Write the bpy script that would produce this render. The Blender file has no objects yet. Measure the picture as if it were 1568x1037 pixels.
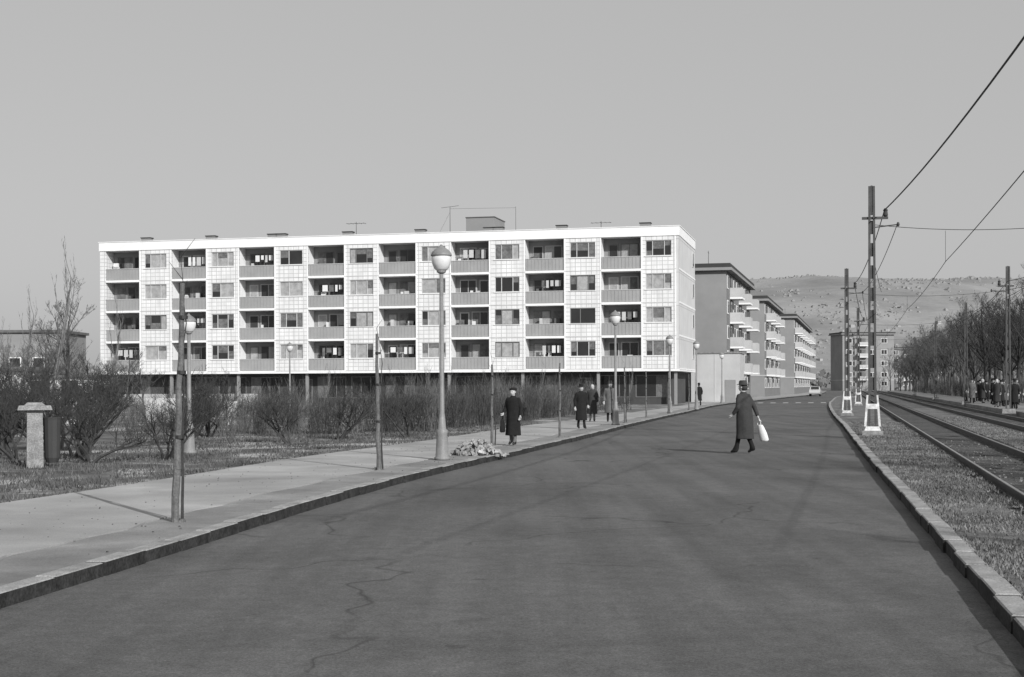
import bpy, math, random
from mathutils import Vector, Matrix
random.seed(7)
scene = bpy.context.scene
scene.view_settings.view_transform = 'Standard'
scene.view_settings.look = 'None'
scene.view_settings.exposure = 0
COL = scene.collection
R = random.Random(11)

# ------------------------------------------------------------ materials
def base_mat(name):
    m = bpy.data.materials.new(name); m.use_nodes = True
    nt = m.node_tree; b = nt.nodes['Principled BSDF']
    return m, nt, b
def N(nt, t, **kw):
    n = nt.nodes.new(t)
    for k, v in kw.items():
        setattr(n, k, v)
    return n
def noise(nt, co, scale, detail=5, rough=.6, dist=0):
    n = N(nt, 'ShaderNodeTexNoise'); n.inputs['Scale'].default_value = scale
    n.inputs['Detail'].default_value = detail; n.inputs['Roughness'].default_value = rough
    n.inputs['Distortion'].default_value = dist
    nt.links.new(co, n.inputs['Vector']); return n.outputs['Fac']
def ramp(nt, fac, stops):
    n = N(nt, 'ShaderNodeValToRGB'); e = n.color_ramp.elements
    while len(e) < len(stops): e.new(.5)
    for i, (p, v) in enumerate(stops):
        e[i].position = p; e[i].color = (v, v, v, 1)
    nt.links.new(fac, n.inputs['Fac']); return n.outputs['Color']
def mathn(nt, op, a, b=None, clamp=False):
    n = N(nt, 'ShaderNodeMath', operation=op); n.use_clamp = clamp
    for i, x in enumerate((a, b)):
        if x is None: continue
        if isinstance(x, (int, float)): n.inputs[i].default_value = x
        else: nt.links.new(x, n.inputs[i])
    return n.outputs[0]
def bump(nt, b, h, strength, dist):
    n = N(nt, 'ShaderNodeBump'); n.inputs['Strength'].default_value = strength
    n.inputs['Distance'].default_value = dist
    nt.links.new(h, n.inputs['Height']); nt.links.new(n.outputs[0], b.inputs['Normal'])
def mat(name, v, rough=.8, var=.15, scale=2.0, fine=0.1, fscale=40, bmp=0.0, bd=.01, spec=.3, metal=0):
    m, nt, b = base_mat(name)
    co = N(nt, 'ShaderNodeTexCoord').outputs['Object']
    a = noise(nt, co, scale)
    f = noise(nt, co, fscale, 3)
    c1 = ramp(nt, a, [(.3, v*(1-var)), (.7, v*(1+var))])
    c2 = ramp(nt, f, [(.3, 1-fine), (.7, 1+fine)])
    r = mathn(nt, 'MULTIPLY', c1, c2)
    nt.links.new(r, b.inputs['Base Color'])
    b.inputs['Roughness'].default_value = rough
    b.inputs['Specular IOR Level'].default_value = spec
    b.inputs['Metallic'].default_value = metal
    if bmp: bump(nt, b, f, bmp, bd)
    return m

def asphalt():
    m, nt, b = base_mat('asphalt')
    co = N(nt, 'ShaderNodeTexCoord').outputs['Object']
    mp = N(nt, 'ShaderNodeMapping'); nt.links.new(co, mp.inputs['Vector'])
    mp.inputs['Rotation'].default_value = (0, 0, .2); mp.inputs['Scale'].default_value = (1.2, .05, 1)
    st = noise(nt, mp.outputs[0], 1.3, 6, .6)
    lg = noise(nt, co, .25, 6, .65, .5)
    md = noise(nt, co, 5, 8, .75)
    fi = noise(nt, co, 55, 4, .9)
    c = mathn(nt, 'MULTIPLY', ramp(nt, st, [(.3, .086), (.7, .128)]), ramp(nt, lg, [(.32, .76), (.5, 1.0), (.68, 1.2)]))
    c = mathn(nt, 'MULTIPLY', c, ramp(nt, md, [(.3, .8), (.7, 1.2)]))
    c = mathn(nt, 'MULTIPLY', c, ramp(nt, fi, [(.25, .25), (.75, 1.75)]))
    # worn pale specks
    sp = ramp(nt, noise(nt, co, 14, 2, .5), [(.72, 0), (.77, .06)])
    c = mathn(nt, 'ADD', c, sp)
    # dark oily spots
    c = mathn(nt, 'MULTIPLY', c, ramp(nt, noise(nt, co, 1.9, 2, .5), [(.24, .7), (.30, 1)]))
    w = N(nt, 'ShaderNodeTexNoise'); w.inputs['Scale'].default_value = .8; nt.links.new(co, w.inputs['Vector'])
    mx = N(nt, 'ShaderNodeVectorMath', operation='MULTIPLY_ADD'); nt.links.new(w.outputs['Color'], mx.inputs[0])
    mx.inputs[1].default_value = (1.8, 1.8, 0); nt.links.new(co, mx.inputs[2])
    vo = N(nt, 'ShaderNodeTexVoronoi', feature='DISTANCE_TO_EDGE'); vo.inputs['Scale'].default_value = .2
    nt.links.new(mx.outputs[0], vo.inputs['Vector'])
    cr = ramp(nt, vo.outputs['Distance'], [(0.0, .5), (.006, 1.0)])
    msk = ramp(nt, noise(nt, co, .15, 2), [(.46, 1), (.54, 0)])
    cr = mathn(nt, 'MAXIMUM', cr, msk)
    c = mathn(nt, 'MULTIPLY', c, cr)
    nt.links.new(c, b.inputs['Base Color'])
    b.inputs['Roughness'].default_value = .86; b.inputs['Specular IOR Level'].default_value = .25
    bump(nt, b, fi, .45, .012)
    return m
def patchy(name, vals, scale, rough=.95, fscale=25, fineamt=.35, bmp=.6, bd=.04, second=.12):
    m, nt, b = base_mat(name)
    co = N(nt, 'ShaderNodeTexCoord').outputs['Object']
    a = noise(nt, co, scale, 8, .68, .3)
    c = ramp(nt, a, vals)
    f = noise(nt, co, fscale, 6, .75)
    g = noise(nt, co, second, 3)
    c = mathn(nt, 'MULTIPLY', c, ramp(nt, f, [(.3, 1-fineamt), (.7, 1+fineamt)]))
    c = mathn(nt, 'MULTIPLY', c, ramp(nt, g, [(.3, .8), (.7, 1.2)]))
    nt.links.new(c, b.inputs['Base Color']); b.inputs['Roughness'].default_value = rough
    b.inputs['Specular IOR Level'].default_value = .1
    if bmp: bump(nt, b, f, bmp, bd)
    return m
def brick(name, v, mortar, sx, sz, msize=.02, rough=.7, var=.08, offset=0.5):
    m, nt, b = base_mat(name)
    co = N(nt, 'ShaderNodeTexCoord').outputs['Object']
    s = N(nt, 'ShaderNodeSeparateXYZ'); nt.links.new(co, s.inputs[0])
    c = N(nt, 'ShaderNodeCombineXYZ')
    add = mathn(nt, 'ADD', s.outputs['X'], s.outputs['Y'])
    nt.links.new(add, c.inputs['X']); nt.links.new(s.outputs['Z'], c.inputs['Y'])
    br = N(nt, 'ShaderNodeTexBrick'); nt.links.new(c.outputs[0], br.inputs['Vector'])
    br.offset = offset
    br.inputs['Scale'].default_value = 1; br.inputs['Brick Width'].default_value = sx; br.inputs['Row Height'].default_value = sz
    br.inputs['Mortar Size'].default_value = msize
    br.inputs['Color1'].default_value = (v*(1+var),)*3+(1,); br.inputs['Color2'].default_value = (v*(1-var),)*3+(1,)
    br.inputs['Mortar'].default_value = (mortar,)*3+(1,)
    n = noise(nt, co, .5, 6)
    r = mathn(nt, 'MULTIPLY', br.outputs['Color'], ramp(nt, n, [(.3, .9), (.7, 1.06)]))
    mp = N(nt, 'ShaderNodeMapping'); nt.links.new(co, mp.inputs['Vector']); mp.inputs['Scale'].default_value = (2.5, 2.5, .15)
    r = mathn(nt, 'MULTIPLY', r, ramp(nt, noise(nt, mp.outputs[0], 1.5, 5), [(.3, .86), (.65, 1.03)]))
    nt.links.new(r, b.inputs['Base Color']); b.inputs['Roughness'].default_value = rough
    return m

M = {}
M['asphalt'] = asphalt()
M['ground'] = patchy('ground_soil', [(.3, .09), (.5, .15), (.7, .22)], .5)
M['park'] = patchy('park_grass', [(.30, .07), (.45, .12), (.54, .20), (.60, .42)], .5)
M['lawn'] = patchy('verge_lawn', [(.34, .09), (.48, .15), (.58, .20), (.70, .28)], 1.0, fscale=22, fineamt=.4, second=.35)
M['pave'] = patchy('pavement_asphalt', [(.3, .29), (.6, .36), (.75, .42)], .6, fscale=60, fineamt=.22, bmp=.25, bd=.01, second=.3)
M['paveslab'] = patchy('pavement_concrete', [(.3, .18), (.6, .27), (.75, .34)], 1.1, fscale=50, fineamt=.28, bmp=.3, bd=.01, second=.4)
M['dirt'] = patchy('dirt_path', [(.3, .30), (.6, .40), (.75, .46)], 1.1, fscale=30, fineamt=.25, bmp=.4, bd=.02, second=.4)
M['gravel'] = patchy('ballast', [(.34, .06), (.5, .10), (.66, .17)], 1.0, fscale=30, fineamt=.5, bmp=.7, bd=.04, second=.4)
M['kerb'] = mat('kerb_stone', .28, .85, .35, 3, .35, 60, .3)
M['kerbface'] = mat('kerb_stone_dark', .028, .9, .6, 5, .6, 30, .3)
M['paint'] = mat('road_paint', .6, .7, .2, 3, .2)
M['panel'] = brick('white_tile_panel', .76, .50, .46, .345, .03, .55, offset=0, var=.05)
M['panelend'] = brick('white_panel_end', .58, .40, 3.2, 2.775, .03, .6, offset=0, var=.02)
M['white'] = mat('white_paint', .80, .5, .06, 1, .05)
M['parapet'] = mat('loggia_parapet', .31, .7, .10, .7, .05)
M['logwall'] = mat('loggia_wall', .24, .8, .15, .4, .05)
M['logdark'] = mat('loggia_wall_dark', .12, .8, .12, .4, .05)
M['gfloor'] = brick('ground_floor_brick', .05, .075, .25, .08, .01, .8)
M['glass'] = mat('window_glass', .025, .12, .3, .6, .02, spec=.5)
M['curtain'] = mat('curtained_glass', .34, .35, .25, 2.5, .1, 12)
M['curtain2'] = mat('half_curtained_glass', .14, .3, .4, 3, .1, 12)
M['frame'] = mat('window_frame', .5, .5, .1)
M['framed'] = mat('dark_window_frame', .16, .5, .1)
M['brickA'] = brick('brick_wall', .16, .21, .3, .1, .012, .85)
M['plaster'] = mat('plaster_wall', .25, .85, .12, .3, .08, 20)
M['plasterl'] = mat('light_plaster_wall', .46, .85, .14, .3, .08, 20)
M['dark'] = mat('dark_eave', .045, .7, .1)
M['roof'] = mat('roof_felt', .12, .9, .2)
M['concrete'] = mat('concrete', .22, .85, .35, 5, .3, 40, .3)
M['wpaint'] = mat('whitewashed_concrete', .62, .8, .25, 6, .2)
M['steel'] = mat('weathered_steel', .07, .6, .3, 3, .2)
M['lampmetal'] = mat('grey_lamp_paint', .20, .5, .2, 4, .15)
M['globe'] = mat('opal_glass', .62, .2, .08, 6, .04, spec=.5)
M['wood'] = mat('weathered_wood', .12, .85, .35, 6, .3, 40, .4)
M['sleeper'] = mat('sleeper_wood', .07, .9, .35, 3, .3, 40, .4)
M['wire'] = mat('wire', .03, .6, .1)
M['rail'] = mat('rail_steel', .045, .5, .3, 4, .2)
M['railtop'] = mat('rail_polished', .4, .3, .1, 4, .1, metal=.7)
M['bark'] = mat('bark', .045, .95, .3, 5, .2)
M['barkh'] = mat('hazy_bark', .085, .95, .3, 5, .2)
M['barkl'] = mat('light_bark', .16, .95, .3, 5, .2)
M['twig'] = mat('dry_twigs', .13, .95, .35, 3, .2)
M['twigd'] = mat('dry_twigs_dark', .06, .95, .35, 3, .2)
M['grass'] = mat('dry_grass', .13, .95, .5, 1.2, .2)
M['grassl'] = mat('dry_grass_pale', .19, .95, .4, 1.2, .2)
M['grassd'] = mat('dry_grass_dark', .08, .95, .5, 1.2, .2)
M['black'] = mat('black_wool', .013, .95, .2, 8, .2)
M['greycoat'] = mat('grey_wool', .04, .95, .15, 8, .2)
M['midcoat'] = mat('tweed', .11, .95, .15, 8, .2)
M['lightcoat'] = mat('light_coat', .5, .9, .1)
M['skin'] = mat('skin', .42, .6, .05, 8, .03)
M['hair'] = mat('hair', .04, .8, .2)
M['stocking'] = mat('stocking', .12, .8, .1)
M['shoe'] = mat('shoe_leather', .02, .4, .1)
M['cloth'] = mat('white_cloth', .7, .9, .05)
M['carpaint'] = mat('car_paint', .5, .25, .02, spec=.6)
M['rubber'] = mat('rubber', .02, .8, .1)
M['stone'] = mat('rubble_stone', .30, .9, .5, 6, .3, 30, .5)
M['hill'] = patchy('wooded_hill', [(.35, .215), (.5, .25), (.65, .29)], .006, fscale=.06, fineamt=.12, bmp=0, bd=1, second=.0015)  # distance haze put into the colour: pale greys, low contrast
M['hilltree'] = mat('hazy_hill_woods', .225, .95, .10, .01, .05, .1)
M['far'] = mat('distant_trees', .15, .95, .2, .05)  # lighter than near bark, air haze mixed into the base grey
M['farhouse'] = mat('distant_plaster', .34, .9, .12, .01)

# ------------------------------------------------------------ builder
class MB:
    def __init__(s): s.v = []; s.f = []; s.m = []; s.ms = []
    def mi(s, m):
        m = M[m]
        if m not in s.ms: s.ms.append(m)
        return s.ms.index(m)
    def poly(s, pts, m):
        o = len(s.v); s.v += [tuple(p) for p in pts]; s.f.append(tuple(range(o, o+len(pts)))); s.m.append(s.mi(m))
    def box(s, x0, x1, y0, y1, z0, z1, m, T=None, taper=0):
        o = len(s.v)
        t = taper
        P = [(x0, y0, z0), (x1, y0, z0), (x1, y1, z0), (x0, y1, z0), (x0+t, y0+t, z1), (x1-t, y0+t, z1), (x1-t, y1-t, z1), (x0+t, y1-t, z1)]
        if T is not None: P = [tuple(T @ Vector(p)) for p in P]
        s.v += P
        k = s.mi(m)
        for q in ((3, 2, 1, 0), (4, 5, 6, 7), (0, 1, 5, 4), (1, 2, 6, 5), (2, 3, 7, 6), (3, 0, 4, 7)):
            s.f.append(tuple(o+i for i in q)); s.m.append(k)
    def tube(s, a, b, r0, r1, m, n=6, cap=False):
        a = Vector(a); b = Vector(b); d = b-a
        if d.length < 1e-6: return
        d.normalize()
        u = d.cross(Vector((0, 0, 1)))
        if u.length < .05: u = d.cross(Vector((1, 0, 0)))
        u.normalize(); w = d.cross(u)
        o = len(s.v); k = s.mi(m)
        for i in range(n):
            c = math.cos(2*math.pi*i/n); q = math.sin(2*math.pi*i/n)
            e = u*c+w*q
            s.v.append(tuple(a+e*r0)); s.v.append(tuple(b+e*r1))
        for i in range(n):
            j = (i+1) % n
            s.f.append((o+2*i, o+2*j, o+2*j+1, o+2*i+1)); s.m.append(k)
        if cap:
            s.f.append(tuple(o+2*i for i in range(n))); s.m.append(k)
            s.f.append(tuple(o+2*i+1 for i in reversed(range(n)))); s.m.append(k)
    def path(s, pts, r, m, n=5):
        for i in range(len(pts)-1):
            s.tube(pts[i], pts[i+1], r, r, m, n)
    def loft(s, rings, m, n=14, cap=True, fn=None):
        o = len(s.v); k = s.mi(m)
        for ri, (cx, cy, cz, rx, ry) in enumerate(rings):
            for i in range(n):
                a = 2*math.pi*i/n
                g = 1 if fn is None else fn(ri, a)
                s.v.append((cx+rx*g*math.cos(a), cy+ry*g*math.sin(a), cz))
        for ri in range(len(rings)-1):
            for i in range(n):
                j = (i+1) % n
                s.f.append((o+ri*n+i, o+ri*n+j, o+(ri+1)*n+j, o+(ri+1)*n+i)); s.m.append(k)
        if cap:
            s.f.append(tuple(o+i for i in reversed(range(n)))); s.m.append(k)
            q = o+(len(rings)-1)*n
            s.f.append(tuple(q+i for i in range(n))); s.m.append(k)
    def mesh(s, name, smooth=False):
        me = bpy.data.meshes.new(name); me.from_pydata(s.v, [], s.f)
        for m in s.ms: me.materials.append(m)
        me.polygons.foreach_set('material_index', s.m)
        if smooth: me.polygons.foreach_set('use_smooth', [True]*len(s.f))
        me.update(); return me
    def obj(s, name, parent=None, smooth=False):
        return link(name, s.mesh(name, smooth), parent)
def link(name, me, parent=None, loc=None, rz=0, sc=None):
    o = bpy.data.objects.new(name, me); COL.objects.link(o)
    if parent is not None: o.parent = parent
    if loc is not None: o.location = loc
    o.rotation_euler = (0, 0, rz)
    if sc is not None: o.scale = sc if hasattr(sc, '__len__') else (sc, sc, sc)
    return o
def empty(name, loc=(0, 0, 0), rz=0, sc=1):
    e = link(name, None, None, loc, rz, sc); e.empty_display_size = .2; return e

def curve(pts):
    pts = sorted(pts, key=lambda p: p[1])
    xs = [p[0] for p in pts]; ys = [p[1] for p in pts]; n = len(pts)
    sl = [(xs[i+1]-xs[i])/(ys[i+1]-ys[i]) for i in range(n-1)]
    t = [sl[0]]+[(sl[i-1]+sl[i])/2 for i in range(1, n-1)]+[sl[-1]]
    def f(y):
        if y <= ys[0]: return xs[0]+t[0]*(y-ys[0])
        if y >= ys[-1]: return xs[-1]+t[-1]*(y-ys[-1])
        i = 0
        while ys[i+1] < y: i += 1
        h = ys[i+1]-ys[i]; s = (y-ys[i])/h
        return (2*s**3-3*s*s+1)*xs[i]+(s**3-2*s*s+s)*h*t[i]+(-2*s**3+3*s*s)*xs[i+1]+(s**3-s*s)*h*t[i+1]
    return f
lk = curve([(-5.5, 0), (-3.93, 10.94), (-2.04, 24.2), (0.33, 35.7), (2.45, 46), (4.4, 56), (6.8, 68), (10.6, 86), (16.9, 116), (23.3, 140), (31, 167), (36.8, 188), (48.5, 228), (84.2, 380)])
rk = curve([(1.4, 0), (3.26, 9.03), (8.44, 34.3), (12.7, 54.5), (18.1, 80.5), (28.3, 127), (31.4, 140), (43, 188), (54.5, 228), (90, 380)])
inner = curve([(-11, 0), (-7, 19.4), (-6.2, 23.2), (-4.8, 31.5), (-2.5, 41.3), (.4, 56), (3.9, 70), (12.0, 105), (15.5, 122), (20, 140), (27, 167), (45, 240), (78, 380)])
def rl(off):
    return lambda y: off+.235*y
def samples(a, b):
    out = [a]
    while out[-1] < b:
        y = out[-1]; out.append(min(b, y+max(.8, .03*abs(y))))
    return out
def strip(mb, f0, f1, z, m, a=-25, b=380, skirt=True, zb=-.05):
    ys = samples(a, b)
    for i in range(len(ys)-1):
        y0, y1 = ys[i], ys[i+1]
        mb.poly([(f0(y0), y0, z), (f1(y0), y0, z), (f1(y1), y1, z), (f0(y1), y1, z)], m)
        if skirt:
            mb.poly([(f0(y0), y0, z), (f0(y1), y1, z), (f0(y1), y1, zb), (f0(y0), y0, zb)], m)
            mb.poly([(f1(y0), y0, z), (f1(y1), y1, z), (f1(y1), y1, zb), (f1(y0), y0, zb)], m)

# ground
mb = MB(); mb.poly([(-3500, -800, 0), (3500, -800, 0), (3500, 6000, 0), (-3500, 6000, 0)], 'ground'); mb.obj('ground')
mb = MB(); strip(mb, lambda y: lk(y)-.05, lambda y: rk(y)+.05, .006, 'asphalt', skirt=False); mb.obj('road')
mb = MB()
seam = lambda y: lk(y)-1.05+.06*math.sin(y*1.7)+.04*math.sin(y*4.1)
strip(mb, seam, lambda y: lk(y)-.2, .124, 'paveslab')
strip(mb, inner, lambda y: seam(y)-.045, .130, 'pave')
mb.obj('pavement')
mb = MB()
strip(mb, lambda y: -170, lambda y: inner(y)-.003, .115, 'park', a=-25, b=240); mb.obj('park_lawn')
mb = MB()
pp = curve([(39.8, -2.9), (37.5, -6), (35.6, -9), (34.3, -13), (33.8, -18), (34.5, -30), (36, -50)])
xs = [-2.9-.8*i for i in range(58)]
for i in range(len(xs)-1):
    a, b = xs[i], xs[i+1]
    wa = .85+.12*math.sin(a*2.1); wb = .85+.12*math.sin(b*2.1)
    mb.poly([(a, pp(a)-wa, .119), (a, pp(a)+wa, .119), (b, pp(b)+wb, .119), (b, pp(b)-wb, .119)], 'dirt')
mb.obj('dirt_path')
mb = MB(); strip(mb, lambda y: rk(y)+.2, lambda y: rl(2.40)(y)-.35, .118, 'lawn'); mb.obj('grass_verge')
mb = MB(); strip(mb, lambda y: rl(2.40)(y)-.345, rl(8.7), .07, 'gravel'); mb.obj('track_bed')
mb = MB(); strip(mb, rl(4.35), rl(5.7), .085, 'lawn'); mb.obj('grass_between_tracks')
mb = MB(); strip(mb, rl(8.72), rl(13.0), .30, 'paveslab', a=-25, b=300); strip(mb, rl(13.01), rl(60), .25, 'park', a=-25, b=300); mb.obj('tram_platform')

mb = MB()
for i in range(7):
    t = i/7+.04
    y0 = 133; x0 = lk(y0)+(rk(y0)-lk(y0))*t
    mb.poly([(x0, y0, .011), (x0+.5, y0, .011), (x0+1.2, y0+3, .011), (x0+.7, y0+3, .011)], 'paint')
mb.obj('zebra_crossing')

# kerbs
def kerbs(name, f, side):
    mb = MB(); y = -22.0; i = 0
    while y < 330:
        L = .95 if y < 90 else 3.0
        sl = f(y+.5)-f(y-.5); L2 = L/math.hypot(1, sl)
        a = math.atan2(-(f(y+L2)-f(y)), L2)
        T = Matrix.Translation((f(y)+R.uniform(-.015, .015), y, 0)) @ Matrix.Rotation(a+R.uniform(-.006, .006), 4, 'Z')
        h = .138+R.uniform(-.012, .008)
        x0, x1 = (-.2, 0) if side < 0 else (0, .2)
        LL = L-R.uniform(.015, .04)
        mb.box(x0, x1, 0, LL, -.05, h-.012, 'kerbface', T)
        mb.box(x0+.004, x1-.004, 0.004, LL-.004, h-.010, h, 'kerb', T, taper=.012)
        y += L2; i += 1
    mb.obj(name)
kerbs('kerb', lk, -1); kerbs('kerb', rk, 1)
mb = MB()
for i in range(380):
    y = 10+40*R.random()**1.3; x = R.uniform(inner(y)+.1, lk(y)-.25); q = R.uniform(.004, .013)
    T = Matrix.Translation((x, y, .131)) @ Matrix.Rotation(R.uniform(0, 3), 4, 'Z')
    mb.box(-q, q, -q*.7, q*.7, 0, q*.8, R.choice(['twigd', 'twig']), T, taper=q*.3)
mb.obj('pavement_litter')

# rails
def rail_track(offs):
    mb = MB()
    for o in offs:
        f = rl(o)
        a = math.atan2(-.235, 1); Lr = 400*math.hypot(1, .235)
        T = Matrix.Translation((f(-25), -25, 0)) @ Matrix.Rotation(a, 4, 'Z')
        mb.box(-.06, .06, 0, Lr, .05, .085, 'rail', T)
        mb.box(-.012, .012, 0, Lr, .085, .17, 'rail', T)
        mb.box(-.034, .034, 0, Lr, .17, .205, 'rail', T)
        mb.box(-.022, .022, 0, Lr, .206, .21, 'railtop', T)
    y = -20
    mid = rl(sum(offs)/2)
    a = math.atan2(-.235, 1)
    while y < 150:
        T = Matrix.Translation((mid(y), y, 0)) @ Matrix.Rotation(a+R.uniform(-.02, .02), 4, 'Z')
        mb.box(-1.1, 1.1, -.11, .11, .04, .073+R.uniform(0, .010), 'sleeper', T); y += .7
    mb.obj('tram_track')
rail_track((2.40, 3.87)); rail_track((6.2, 7.67))
mb = MB()
for i in range(7000):
    y = 9+32*R.random()**1.4; x = rl(0)(y)+R.uniform(2.05, 8.5); q = R.uniform(.01, .028)
    T = Matrix.Translation((x, y, .066)) @ Matrix.Rotation(R.uniform(0, 3), 4, Vector((R.random(), R.random(), 1)).normalized())
    mb.box(-q, q, -q*.7, q*.7, 0, q, R.choice(['sleeper', 'grass', 'concrete', 'steel']), T, taper=q*.35)
mb.obj('ballast_stones')

# ------------------------------------------------------------ main block
def window(mb, x0, x1, z0, z1, y, rnd, panes=3, out=1):
    fr = .06; yb = y-out*.14; yf = y-out*.06
    a, b = min(yb, yf), max(yb, yf)
    fm = 'frame' if rnd.random() < .7 else 'framed'
    mb.box(x0, x1, a, b, z0, z0+fr, fm); mb.box(x0, x1, a, b, z1-fr, z1, fm)
    w = (x1-x0)
    if panes == 3: ed = [0, .27, .73, 1]
    elif panes == 2: ed = [0, .6, 1] if rnd.random() < .5 else [0, .4, 1]
    else: ed = [0, 1]
    for e in ed:
        xc = x0+e*w
        xa = min(max(xc-fr/2, x0), x1-fr)
        mb.box(xa, xa+fr, a, b, z0+fr, z1-fr, fm)
    style = rnd.random()
    for i in range(len(ed)-1):
        xa = x0+ed[i]*w+fr*.5; xb = x0+ed[i+1]*w-fr*.5
        r = rnd.random()
        m = 'glass' if r < .3 else ('curtain2' if r < .65 else 'curtain')
        if style < .1: m = 'glass'
        if style > .75: m = 'curtain'
        g0, g1 = (yb-.01, yb+.02) if out > 0 else (yb-.02, yb+.01)
        if r < .5:
            zs = z0+(z1-z0)*rnd.uniform(.3, .7)
            mb.box(xa, xb, g0, g1, z0+fr, zs, m)
            mb.box(xa, xb, g0, g1, zs+.001, z1-fr, 'curtain2' if m != 'curtain2' else 'glass')
        else: mb.box(xa, xb, g0, g1, z0+fr, z1-fr, m)

def main_block():
    ux, uy = -.9736, .2264
    E = empty('apartment_building', (13.9, 118, 0), math.atan2(uy, ux))
    rnd = random.Random(3)
    wl = MB(); win = MB(); lg = MB(); pr = MB(); gf = MB(); rf = MB()
    D = 13.0; z0 = 3.05; P = 2.775
    wl.box(0, .25, -D, 0, z0, 14.15, 'panelend')
    wl.box(52.32, 52.9, -D, 0, z0, 14.15, 'panel')
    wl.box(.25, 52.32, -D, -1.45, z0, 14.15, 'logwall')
    wl.box(-.03, 52.93, -D-.03, .05, z0-.16, z0-.002, 'white')
    wl.box(-.05, 52.95, -D-.05, .07, 14.152, 14.93, 'white')
    rf.box(-.1, 53.0, -D-.1, .12, 14.932, 14.99, 'white')
    rf.box(.3, 52.6, -D+.3, -.3, 14.992, 15.0, 'roof')
    for k in range(8):
        a = 6.54*k+(.252 if k == 0 else 0); b = 6.54*k+3.18
        c = 6.54*k+6.54
        wl.box(a, a+.18, -1.448, -.25, z0, 14.15, 'white'); wl.box(b-.18, b, -1.448, -.25, z0, 14.15, 'white')
        for f in range(4):
            zb = z0+P*f
            wa, wb = (a+b)/2-1.08, (a+b)/2+1.08; s0, s1 = zb+1.12, zb+2.42
            wl.box(a, b, -.248, 0, zb, s0, 'panel'); wl.box(a, b, -.248, 0, s1, zb+P, 'panel')
            wl.box(a, wa, -.248, 0, s0, s1, 'panel'); wl.box(wb, b, -.248, 0, s0, s1, 'panel')
            window(win, wa, wb, s0, s1, 0, rnd, 3 if rnd.random() < .7 else 2)
            win.box(wa-.06, wb+.06, 0.002, .07, s0-.05, s0-.002, 'white')
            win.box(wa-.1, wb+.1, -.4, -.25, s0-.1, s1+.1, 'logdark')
            wl.box(a+.02, b-.02, .002, .025, zb-.03, zb+.03, 'frame')
            wl.box(a+.002, a+.12, .002, .03, zb+.032, zb+P-.032, 'white'); wl.box(b-.12, b-.002, .002, .03, zb+.032, zb+P-.032, 'white')
            # loggia
            lg.box(b+.002, c-.002, -1.44, .05, zb-.1 if f else zb, zb+.1, 'white')
            pr.box(b+.05, c-.05, -.14, -.06, zb+.13, zb+1.10, 'parapet')
            pr.box(b+.002, c-.002, -.16, -.02, zb+1.102, zb+1.15, 'frame')
            for i in range(11):
                xx = b+.06+i*(3.2/10.6)
                pr.box(xx, xx+.05, -.058, -.035, zb+.14, zb+1.09, 'parapet')
            flip = rnd.random() < .3
            dx0 = c-1.25 if not flip else b+.35
            wx0 = b+.4 if not flip else b+1.45
            yb = -1.45
            dm = rnd.choice(['glass', 'glass', 'curtain', 'curtain2'])
            fm = rnd.choice(['frame', 'framed'])
            lg.box(dx0, dx0+.85, yb+.003, yb+.05, zb+.1, zb+2.3, fm)
            lg.box(dx0+.1, dx0+.75, yb+.052, yb+.06, zb+.5, zb+2.2, dm)
            if rnd.random() < .3:
                lg.box(dx0+.05, dx0+.8, yb+.062, yb+.066, zb+.12, zb+2.25, 'dark')
            lg.box(wx0, wx0+1.5, yb+.003, yb+.05, zb+1.0, zb+2.35, fm)
            for q in range(2):
                m2 = rnd.choice(['glass', 'curtain2', 'curtain', 'glass'])
                lg.box(wx0+.08+q*.7, wx0+.72+q*.7, yb+.052, yb+.06, zb+1.08, zb+2.27, m2)
            if rnd.random() < .6:
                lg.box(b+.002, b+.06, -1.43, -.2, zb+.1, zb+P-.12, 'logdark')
            for q in range(rnd.randint(0, 3)):
                xx = rnd.uniform(b+.3, c-.7); h = rnd.uniform(1.15, 1.75); w = rnd.uniform(.15, .5)
                lg.box(xx, xx+w, -1.1, -.9, zb+.1, zb+h, rnd.choice(['wood', 'midcoat', 'cloth', 'frame']))
            if rnd.random() < .22:
                xx = b+.4
                lg.tube((b+.2, -.6, zb+2.1), (c-.2, -.6, zb+2.1), .012, .012, 'wire', 4)
                for q in range(4):
                    w = rnd.uniform(.2, .5)
                    lg.box(xx, xx+w, -.61, -.59, zb+2.1-rnd.uniform(.4, .8), zb+2.08, rnd.choice(['cloth', 'curtain2', 'lightcoat']))
                    xx += w+.15
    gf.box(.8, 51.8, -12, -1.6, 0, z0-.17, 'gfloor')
    for k in range(9):
        x = .35+k*6.52
        gf.box(x-.12, x+.12, -.5, -.26, 0, z0-.17, 'plaster')
    for k in range(16):
        x = 1.2+k*3.17
        if k % 4 == 2:
            gf.box(x, x+1.3, -1.598, -1.54, .1, 2.4, 'framed'); gf.box(x+.1, x+1.2, -1.538, -1.52, .3, 2.3, 'glass')
        else:
            gf.box(x, x+2.7, -1.598, -1.54, .7, 2.6, 'framed')
            for q in range(3): gf.box(x+.08+q*.87, x+.85+q*.87, -1.538, -1.52, .78, 2.52, rnd.choice(['glass', 'glass', 'glass', 'curtain2', 'curtain2']))
    gf.box(38, 52, -1.2, -.9, 0, 1.1, 'plasterl')
    for f in range(4):
        zb = z0+P*f
        wl.box(-.03, -.002, -D, -.02, zb-.05, zb+.09, 'white')
        for yy in (-11.6,):
            wl.box(-.05, -.003, yy, yy+1.0, zb+1.0, zb+2.3, 'frame'); wl.box(-.06, -.052, yy+.08, yy+.92, zb+1.08, zb+2.22, 'glass')
    rf.box(17.0, 19.6, -9, -5.0, 14.99, 16.75, 'plaster'); rf.box(16.95, 19.65, -9.1, -4.95, 16.752, 16.83, 'roof')
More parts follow.
